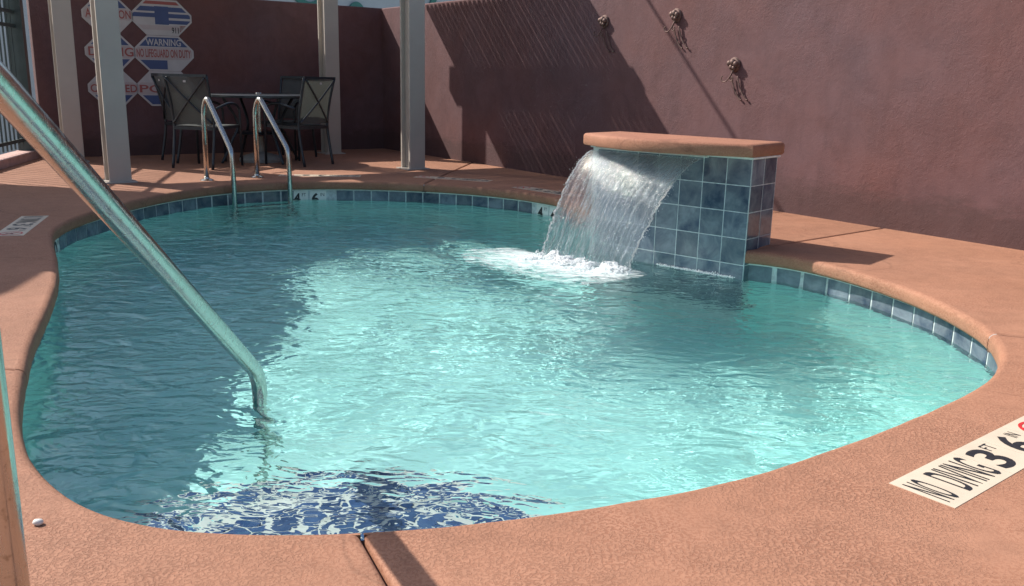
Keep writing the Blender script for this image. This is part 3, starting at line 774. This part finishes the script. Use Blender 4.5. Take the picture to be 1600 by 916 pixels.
# cable above the yard, its shadow crosses the right wall
# ------------------------------------------------------------------ fence at the left
fence = empty('metal_fence', label='dark metal picket fence along the left side of the pool deck', cat='fence')
F0 = Vector((-5.235, 9.62, 0)); FD = Vector((.222, -.975, 0)).normalized()
NPK = 36; pk = MB().box((0, 0, 1.02), (.014, .014, 1.80), Matrix.Rotation(math.atan2(FD.y, FD.x), 3, 'Z')).build('picket', M_FENCE, fence)
for k in range(NPK):
    o = pk if k == 0 else pk.copy()
    if k: COL.objects.link(o); o.parent = fence
    o.location = F0 + FD*(.16+k*.128)
for z, h in ((.20, .035), (1.36, .035), (1.50, .035), (1.90, .035)):
    MB().bar(F0+Vector((0, 0, z)), F0+FD*4.6+Vector((0, 0, z)), .03, h).build('rail', M_FENCE, fence)
for d_ in (0, 4.6): MB().box(F0+FD*d_+Vector((0, 0, 1.1)), (.10, .16, 2.2), Matrix.Rotation(math.atan2(FD.y, FD.x), 3, 'Z')).build('fence_post', M_FENCE, fence)
curb = MB().bar(F0-FD*.3+Vector((-.0, 0, .03)), F0+FD*6+Vector((0, 0, .03)), .2, .10).build('kerb', M_CURB); set_tag(curb, kind='structure')

cb = MB().bar(uv(-2.3, 2.62, 4.0), uv(2.5, 2.55, 4.02), .022, .022).build('overhead_cable', M_FRAME); set_tag(cb, 'thick dark cable strung overhead across the yard', 'cable')
cp = empty('shade_canopy', label='unseen flat canopy added outside the fence to shade the left deck', cat='canopy')
P_ = [(-6.49, -.75), (-5.5, .33), (-5.60, 1.2), (-6.05, 2.1), (-6.6, 2.68), (-6.92, 3.31), (-7.6, 4.2), (-11, 4.4), (-11, -.6)]  # outline of the added unseen canopy, shaped so its shadow darkens the left deck
n_ = len(P_); MB().add([uv(a, b_, z) for z in (3.15, 3.27) for a, b_ in P_], [tuple(range(n_))[::-1], tuple(range(n_, 2*n_))]+[(k, (k+1) % n_, n_+(k+1) % n_, n_+k) for k in range(n_)]).build('shade_roof', M_BLDG2, cp)
for a, b_ in ((-6.7, -.3), (-7.4, 3.9), (-10.6, 4.0), (-10.6, -.2)): MB().box(uv(a, b_, .52), (.12, .12, 5.25), RUV).build('post', M_POST, cp)  # posts added under the unseen canopy
# ------------------------------------------------------------------ beyond the walls
bl = empty('roadside_building', label='pale grey building behind the back wall with green letter shapes on it', cat='building')
MB().box(uv(0, -6.2, .9), (12, .4, 6.0), RUV).build('wall', M_BLDG, bl)
def arch(u0, z0, w_, h_, st_, flipped=False):
    vs = []; fs = []; n = 20
    for k in range(n+1):
        a = math.pi*k/n
        for r_ in (0, 1):
            x = math.cos(a)*(w_/2-(st_ if r_ else 0)); z = math.sin(a)*(h_*.55-(st_ if r_ else 0)); z = -z if flipped else z
            for y in (0, .05): vs.append(uv(u0+x, -6.0+y, z0+z))
    for k in range(n):
        a = k*4; c_ = a+4; fs += [(a, a+2, c_+2, c_), (a+1, c_+1, c_+3, a+3), (a, c_, c_+1, a+1), (a+2, a+3, c_+3, c_+2)]
    return vs, fs
for u0, z0, w_, h_, fl, leg in ((2.52, 2.05, .40, .55, False, .4), (1.55, 2.62, .80, .82, True, .6), (.10, 2.62, .62, .82, True, .6), (4.0, 2.62, .7, .8, True, .6)):
    v_, f_ = arch(u0, z0, w_, h_, .12, fl); b = MB().add(v_, f_)
    for sx in (-1, 1):
        zc = z0 + (leg/2 if fl else -leg/2); b.box(uv(u0+sx*(w_/2-.06), -5.975, zc), (.12, .05, leg), RUV)
    b.build('letter', M_GREEN, bl)

# ------------------------------------------------------------------ signs on the back wall
def oct_sign(u0, z0, w_, h_, label, parts):
    """octagon panel; local x along wall, y up; parts = list of (kind, args)"""
    root = empty('pool_rule_sign', label=label, cat='sign', group='octagonal pool rule signs on the back wall')
    M = frame4(uv(u0, .006, z0), U, (0, 0, 1))
    M = frame4(uv(u0, .004, z0), U, (0, 0, 1))
    # outward normal must face the viewer (+V)
    M = Matrix((U, Vector((0, 0, 1)), V)).transposed().to_4x4(); M.translation = uv(u0, .004, z0)
    ck = .155; ckz = .155*h_/.39
    def octo(g, z):
        a, b_ = w_/2-g, h_/2-g; cx_, cz_ = ck-g*.42, ckz-g*.42
        return [Vector(p+(z,)) for p in ((-a, -b_+cz_), (-a+cx_, -b_), (a-cx_, -b_), (a, -b_+cz_), (a, b_-cz_), (a-cx_, b_), (-a+cx_, b_), (-a, b_-cz_))]
    vs = octo(0, 0)+octo(0, .006); b = MB().add([M @ v for v in vs], [tuple(range(7, -1, -1)), tuple(range(8, 16))]+[(k, (k+1) % 8, 8+(k+1) % 8, 8+k) for k in range(8)])
    b.build('panel', M_SIGNW, root)
    def band(y0, y1, mat, z=.0075, x0=None, x1=None):
        P = octo(.018, z)
        def xr(y):
            a = w_/2-.018; b_ = h_/2-.018; cz_ = ckz-.0075; cx_ = ck-.0075
            k = max(0, abs(y)-(b_-cz_))/cz_; return a-cx_*min(1, k)
        ys_ = [y0, y1] + [s*(h_/2-.018-ckz+.0075) for s in (-1, 1) if y0 < s*(h_/2-.018-ckz+.0075) < y1]; ys_.sort()
        L = [(max(-xr(y), -9 if x0 is None else x0), y) for y in ys_]; Rr = [(min(xr(y), 9 if x1 is None else x1), y) for y in ys_]
        pts = L + Rr[::-1]; bb = MB().add([M @ Vector((x, y, z)) for x, y in pts], [tuple(range(len(pts)))[::-1]]); bb.build('colour_band', mat, root)
    for k, a in parts:
        if k == 'band': band(*a[:3], **(a[3] if len(a) > 3 else {}))
        else: lettering(a[0], a[1], a[2], a[3], a[4], a[5], root, M, a[6] if len(a) > 6 else .01, .0095)
w_, h_ = .655, .385
C1, C2 = -3.312, -2.748
zr = (1.52, 1.132, .745)
oct_sign(C2, zr[1], w_, h_, 'octagonal sign reading WARNING NO LIFEGUARD ON DUTY, right of the posts', [
    ('band', (.075, .174, M_SIGNB)), ('txt', ('WARNING', -.19, .083, .38, .074, M_SIGNW, .02)),
    ('band', (-.066, .066, M_SIGNP)), ('txt', ('NO LIFEGUARD ON DUTY', -.295, -.045, .59, .09, M_SIGNR, .02)),
    ('band', (-.174, -.075, M_SIGNB, dict(x1=.03)))])
oct_sign(C2, zr[0], w_, h_, 'octagonal emergency phone sign with blue blocks and 911, above the warning sign', [
    ('band', (.14, .174, M_SIGNR)), ('band', (-.135, -.085, M_SIGNP)), ('band', (.065, .115, M_SIGNB)), ('band', (.0, .045, M_SIGNB)), ('band', (-.065, -.025, M_SIGNB, dict(x0=.07))),
    ('band', (-.075, .12, M_SIGNB, dict(x0=-.075, x1=.075, z=.0085))),
    ('txt', ('911', .10, -.165, .075, .065, M_BLACK, .02)), ('band', (-.15, -.08, M_SIGNR, dict(x0=.19)))])
oct_sign(C2, zr[2], w_, h_, 'lowest right sign starting with P, mostly hidden behind a chair back', [
    ('band', (-.066, .066, M_SIGNP)), ('txt', ('POOL', -.29, -.045, .54, .085, M_SIGNR, .015)), ('band', (-.174, -.075, M_SIGNB))])
oct_sign(C1, zr[0], .52, h_, 'top left sign with POOL over ATTENTION, partly behind the front post', [
    ('band', (.075, .174, M_SIGNB)), ('txt', ('POOL', -.02, .088, .125, .05, M_SIGNW, .015)), ('band', (-.05, .066, M_SIGNP)), ('txt', ('ATTENTION', -.225, -.035, .46, .09, M_SIGNR, .015))])
oct_sign(C1, zr[1], .52, h_, 'left sign reading NO DIVING with blue bands, partly behind the front post', [
    ('band', (.075, .174, M_SIGNB)), ('txt', ('NO', -.05, .083, .15, .072, M_SIGNW, .02)), ('band', (-.066, .066, M_SIGNP)), ('txt', ('DIVING', -.225, -.045, .46, .095, M_SIGNR, .015)),
    ('band', (-.174, -.075, M_SIGNB)), ('txt', ('O', .02, -.165, .075, .075, M_SIGNW, .005))])
oct_sign(C1, zr[2], .52, h_, 'lowest left sign reading CERTIFIED with a blue lower band, partly behind the post', [
    ('band', (-.066, .066, M_SIGNP)), ('txt', ('CERTIFIED', -.235, -.045, .48, .085, M_SIGNR, .015)), ('band', (-.174, -.075, M_SIGNB)), ('txt', ('9', .03, -.155, .05, .06, M_SIGNW, .005))])

# ------------------------------------------------------------------ deck depth markers
def deck_marker(o_, xdir, ydir, label, full=True, mats=(M_MARK, M_BLACK, M_RED)):
    root = empty('deck_depth_marker', label=label, cat='depth marker', group='no diving markers set in the deck')
    M = frame4(Vector(o_)+Vector((0, 0, .0)), xdir, ydir)
    x = 0
    for L in (.308, .152, .152, .152):
        plate(x+.0005, 0, x+L-.0005, .160, -.01, .0012, mats[0], root, M, 'tile'); x += L
    lettering('NO', .018, .020, .058, .118, mats[1], root, M, .006, .0020); lettering('DIVING', .118, .020, .176, .118, mats[1], root, M, .006, .0020)
    lettering('3', .325, .020, .075, .115, mats[1], root, M, .02, .0020); lettering('FT', .408, .098, .038, .036, mats[1], root, M, 0, .0020)
    lettering('6', .478, .020, .075, .115, mats[1], root, M, .02, .0020); lettering('IN', .560, .098, .030, .036, mats[1], root, M, 0, .0020)
    # no diving symbol: ring, slash and a diver stroke
    b = MB(); n = 32; cx_, cy_ = .688, .08
    for r0, r1 in ((.052, .062),):
        vs = [M @ Vector((cx_+r*math.cos(2*math.pi*k/n), cy_+r*math.sin(2*math.pi*k/n), .0020)) for r in (r0, r1) for k in range(n)]
        b.add(vs, [(k, n+k, n+(k+1) % n, (k+1) % n) for k in range(n)])
    b.add([M @ Vector((cx_+a, cy_+c_, .0024)) for a, c_ in ((-.042, .034), (-.034, .042), (.042, -.034), (.034, -.042))], [(3, 2, 1, 0)])
    b.build('prohibition_ring', mats[2], root)
    MB().add([M @ Vector((cx_+a, cy_+c_, .0018)) for a, c_ in ((-.03, -.005), (.025, .02), (.028, .012), (.0, -.03), (-.012, -.028), (.002, 0))], [(5, 4, 3, 2, 1, 0)]).build('diver_symbol', mats[1], root)
def mk(p0, p1, label):   # p0: near-left corner of the strip on the water side bottom, text runs p0->p1, top toward +n
    p0, p1 = Vector((*p0, 0)), Vector((*p1, 0)); xd = (p1-p0).normalized(); deck_marker(p0, xd, Vector((-xd.y, xd.x, 0)), label)
mk((1.021, 1.861), (1.621, 2.345), 'cream NO DIVING 3 FT 6 IN marker tiles set in the deck nearest the viewer')
mk((-3.19, 5.70), (-2.93, 4.87), 'white NO DIVING marker tiles in the shaded deck at the far left')
mk((-1.48, 8.60), (-2.32, 8.53), 'white NO DIVING marker tiles on the far deck behind the pool ladder')
mk((-.20, 8.42), (-.90, 8.67), 'white marker tiles on the far deck right of the middle post')
mk((.60, 7.42), (.10, 7.98), 'white marker tiles on the far deck just left of the waterfall')

# ------------------------------------------------------------------ near stainless handrail
hr = empty('stair_handrail', label='large stainless steel handrail curving from the deck into the near end of the pool', cat='handrail')
FX = Vector((-.765, 1.226, 0)); 
def hp(y, z):
    k = (y-1.226)/(2.96-1.226); return Vector((-.765-.115*k, y, z))
zl = lambda y: .767-.626*(y-1.58)
path = round_path([hp(1.226, -.02), hp(1.226, zl(1.226)-.0), hp(2.955, zl(2.955)), hp(2.975, -.98)], [0, .13, .10, 0], 14)
full = []
for a, b2 in zip(path[:-1], path[1:]):
    n = max(1, int((b2-a).length/.04))
    for k in range(n): full.append(a.lerp(b2, k/n))
full.append(path[-1])
MB().tube(full, .0262, 28).build('tube', M_STEEL, hr, True)
for p, z in ((hp(1.226, 0), 0), (hp(2.975, 0), -.98)):
    MB().lathe((p.x, p.y, z), [(.055, 0), (.055, .004), (.045, .014), (.030, .02), (.0275, .028)], 28).build('escutcheon', M_STEEL, hr, auto=True)
# ------------------------------------------------------------------ pool ladder
ld = empty('pool_ladder', label='stainless pool ladder with two tall grab rails at the far edge of the pool', cat='pool ladder')
for (fx, fy), (wx, wy) in (((-2.735, 7.906), (-2.385, 7.545)), ((-2.384, 8.245), (-1.985, 7.85))):
    f_, w0 = Vector((fx, fy, 0)), Vector((wx, wy, 0)); d = (w0-f_)
    pth = round_path([f_+Vector((0, 0, -.01)), f_+d*.02+Vector((0, 0, .62)), f_+d*.16+Vector((0, 0, .735)), f_+d*.98+Vector((0, 0, .29)), w0+Vector((0, 0, .20)), w0+Vector((0, 0, -1.0))], [0, .1, .09, .05, .05, 0], 7)
    MB().tube(pth, .0215, 18).build('grab_rail', M_STEEL, ld, True)
    MB().lathe((fx, fy, 0), [(.06, 0), (.06, .004), (.04, .014), (.026, .018), (.023, .03)], 24).build('escutcheon', M_STEEL, ld, auto=True)
for z in (-.26, -.50, -.74):
    a, b2 = Vector((-2.385, 7.545, z)), Vector((-1.985, 7.85, z)); nn = Vector((.305, -.4, 0)).normalized()*-.03
    MB().bar(a, b2, .085, .025).build('tread', M_STEEL, ld)

# ------------------------------------------------------------------ wall ornaments on the right wall
def ornament(v0, z0, lab, first_=None):
    root = empty('wall_ornament', uv(0, v0, z0), label=lab, cat='wall ornament', group='metal scroll ornaments on the right wall')
    root.rotation_euler = (0, 0, math.atan2(V.y, V.x))     # local x = V (to the right seen from the pool), local y = +U (into the wall)
    if first_:
        for ch in first_.children:
            c_ = ch.copy(); COL.objects.link(c_); c_.parent = root
        return root
    b = MB()
    b.lathe((0, 0, 0), [(.0, 0), (.05, 0), (.058, .008), (.05, .02), (.03, .026)], 18)
    b.v = [Vector((v.x, -v.z, v.y)) for v in b.v]; b.build('backplate', M_RUST, root, auto=True)
    b = MB()
    for dx, dz, r in ((-.035, .012, .030), (.005, .02, .034), (.04, .006, .028), (-.01, -.022, .026), (.022, -.03, .022)): b.ball((dx*.8, -.034, dz*.8), r*.78, 2, (1, .9, 1.05))
    b.build('bulb_cluster', M_RUST, root, True)
    sc_ = [(-.005 + .0*k, -.03, -.04) for k in range(1)]
    pts = [(.01, -.035, -.045), (.0, -.05, -.09), (-.03, -.055, -.125), (-.065, -.055, -.13), (-.085, -.055, -.105), (-.07, -.055, -.088)]
    MB().tube(smooth_path(pts, 6), .0045, 7).build('scroll', M_RUST, root, True)
    pts = [(.015, -.03, -.05), (.0, -.045, -.095), (.008, -.05, -.125), (.03, -.05, -.115), (.03, -.05, -.095)]
    MB().tube(smooth_path(pts, 6), .0042, 7).build('scroll', M_RUST, root, True)
    for dx in (-.01, .05):  # two thin curved rods close to the wall, running down to the right
        pts = [(.0+dx, -.02, -.09), (.02+dx, -.018, -.15), (.05+dx, -.016, -.21), (.085+dx, -.014, -.255), (.105+dx, -.012, -.265)]
        MB().tube(smooth_path(pts, 6), [.0055]*24+[.008], 7).build('thin_rod', M_RUST, root, True)
    return root
or1 = ornament(5.94, 1.08, 'rusty metal scroll ornament on the sunlit wall, lower and nearer of the two in sun')
ornament(5.28, 1.475, 'rusty metal scroll ornament, the upper one on the sunlit part of the wall', or1)
ornament(4.38, 1.46, 'metal scroll ornament at the edge of the striped shade near the top of the wall', or1)

# ------------------------------------------------------------------ patio chairs
def make_chair():
    root = empty('patio_chair')
    W_ = .27
    for sx in (-1, 1):
        MB().tube(round_path([(sx*W_, .24, 0), (sx*W_, .235, .62), (sx*(W_-.005), .05, .655), (sx*(W_-.01), -.20, .60)], [0, .09, .08, 0], 6), .014, 8).build('front_leg', M_FRAME, root, True)
        MB().tube(smooth_path([(sx*.235, -.30, 0), (sx*.235, -.23, .40), (sx*.235, -.27, .66), (sx*.245, -.34, .91)], 5), .0155, 8).build('rear_leg', M_FRAME, root, True)
        MB().bar((sx*.25, .235, .41), (sx*.235, -.235, .40), .022, .03).build('seat_rail', M_FRAME, root)
    MB().bar((-.25, -.34, .915), (.25, -.34, .915), .03, .028).build('top_rail', M_FRAME, root)
    MB().bar((-.25, .235, .41), (.25, .235, .41), .022, .03).build('seat_rail', M_FRAME, root)
    MB().bar((-.235, -.235, .40), (.235, -.235, .40), .022, .03).build('seat_rail', M_FRAME, root)
    # seat sling
    vs = []; fs = []
    for j in range(9):
        for i in range(7):
            x = -.225+.45*i/6; y = .225-.45*j/8; vs.append((x, y, .425-.02*math.sin(math.pi*i/6)*math.sin(math.pi*j/8)))
    for j in range(8):
        for i in range(6): a = j*7+i; fs.append((a, a+1, a+8, a+7))
    b = MB().add(vs, fs); s_ = b.build('seat_sling', M_SLING, root, True)
    vs = []; fs = []
    for j in range(9):
        for i in range(7):
            q = j/8; x = -.22+.44*i/6; z = .44+.46*q; y = -.235-.04*q*1.0-.065*q*q; vs.append((x, y-.015*math.sin(math.pi*i/6), z))
    for j in range(8):
        for i in range(6): a = j*7+i; fs.append((a, a+7, a+8, a+1))
    MB().add(vs, fs).build('back_sling', M_SLING, root, True)
    for sx in (-1, 1):
        MB().tube(smooth_path([(sx*.225, -.25, .45), (0, -.315, .67), (-sx*.23, -.355, .895)], 8), .011, 6).build('cross_brace', M_FRAME, root, True)
    MB().box((0.0, -.357, .86), (.03, .004, .02)).build('care_tag', M_SIGNW, root)
    return root
def dup(root, loc, rz, label):
    r = root.copy(); COL.objects.link(r)
    for ch in root.children: c_ = ch.copy(); COL.objects.link(c_); c_.parent = r
    r.location = loc; r.rotation_euler = (0, 0, rz); r['label'] = label; return r
ch0 = make_chair(); TC = Vector((-2.78, 9.80, 0))
def face(p, q): d = Vector(q)-Vector(p); return math.atan2(-d.x, d.y)
spots = [((-3.13, 9.12), -.22, 'dark patio chair in front left of the table with its crossed back to the viewer'),
         ((-3.47, 9.72), -.85, 'dark patio chair mostly hidden behind the left chair, turned to the table'),
         ((-2.32, 9.60), 1.05, 'dark patio chair right of the table seen side on beside the far post'),
         ((-2.62, 10.28), 2.85, 'dark patio chair behind the table facing the pool')]
for k, ((x, y), rz, lab) in enumerate(spots):
    if k == 0: ch0.location = (x, y, 0); ch0.rotation_euler = (0, 0, rz); o = ch0; o['label'] = lab
    else: o = dup(ch0, (x, y, 0), rz, lab)
    o.scale = (.93, .95, .985)
    o['category'] = 'chair'; o['group'] = 'patio chairs around the table'
# ------------------------------------------------------------------ table
tb = empty('patio_table', TC, label='round dark patio table between the four chairs by the back wall', cat='table')
MB().lathe((0, 0, 0), [(.50, .685), (.515, .69), (.515, .712), (.505, .718), (.47, .716)], 40).build('table_top', M_FRAME, tb, auto=True)
MB().lathe((0, 0, 0), [(.022, .30), (.022, .722), (.035, .725), (.03, .735)], 14).build('umbrella_collar', M_STEEL, tb, auto=True)
for k in range(4):
    a = math.pi/4+k*math.pi/2; ca, sa = math.cos(a), math.sin(a)
    MB().tube(smooth_path([(ca*.46, sa*.46, 0), (ca*.34, sa*.34, .22), (ca*.26, sa*.26, .42), (ca*.42, sa*.42, .69)], 6), .016, 8).build('leg', M_FRAME, tb, True)
MB().lathe((0, 0, 0), [(.26, .30), (.275, .31), (.26, .32)], 24).build('brace_ring', M_FRAME, tb, auto=True)
ub = MB().lathe((TC.x, TC.y, 0), [(.23, 0), (.235, .03), (.20, .06), (.09, .09), (.04, .11), (.03, .26), (.03, .27)], 24).build('umbrella_base', simple('cast_base', (.30, .28, .25), .7, nscale=20, namt=.2), None, auto=True)
set_tag(ub, 'round heavy umbrella base standing on the deck under the patio table', 'umbrella base')
# pebble on the deck
pb = MB().ball((-.984, 1.695, .006), .011, 2, (1, .8, .65)).build('stone_chip', M_WHITEBIT, None, True); set_tag(pb, 'small white stone chip lying on the near left deck', 'stone')
for v in pb.data.vertices: v.co += Vector(noise.noise_vector(v.co*90))*.002

# receivers of light refracted by the water surface
for o in list(basin.children)+list(hr.children)+list(ld.children)+list(ftn.children):
    o.cycles.is_caustics_receiver = True
for o in bpy.data.objects:
    if o.name.startswith('waterline_depth_marker'):
        for c_ in o.children: c_.cycles.is_caustics_receiver = True
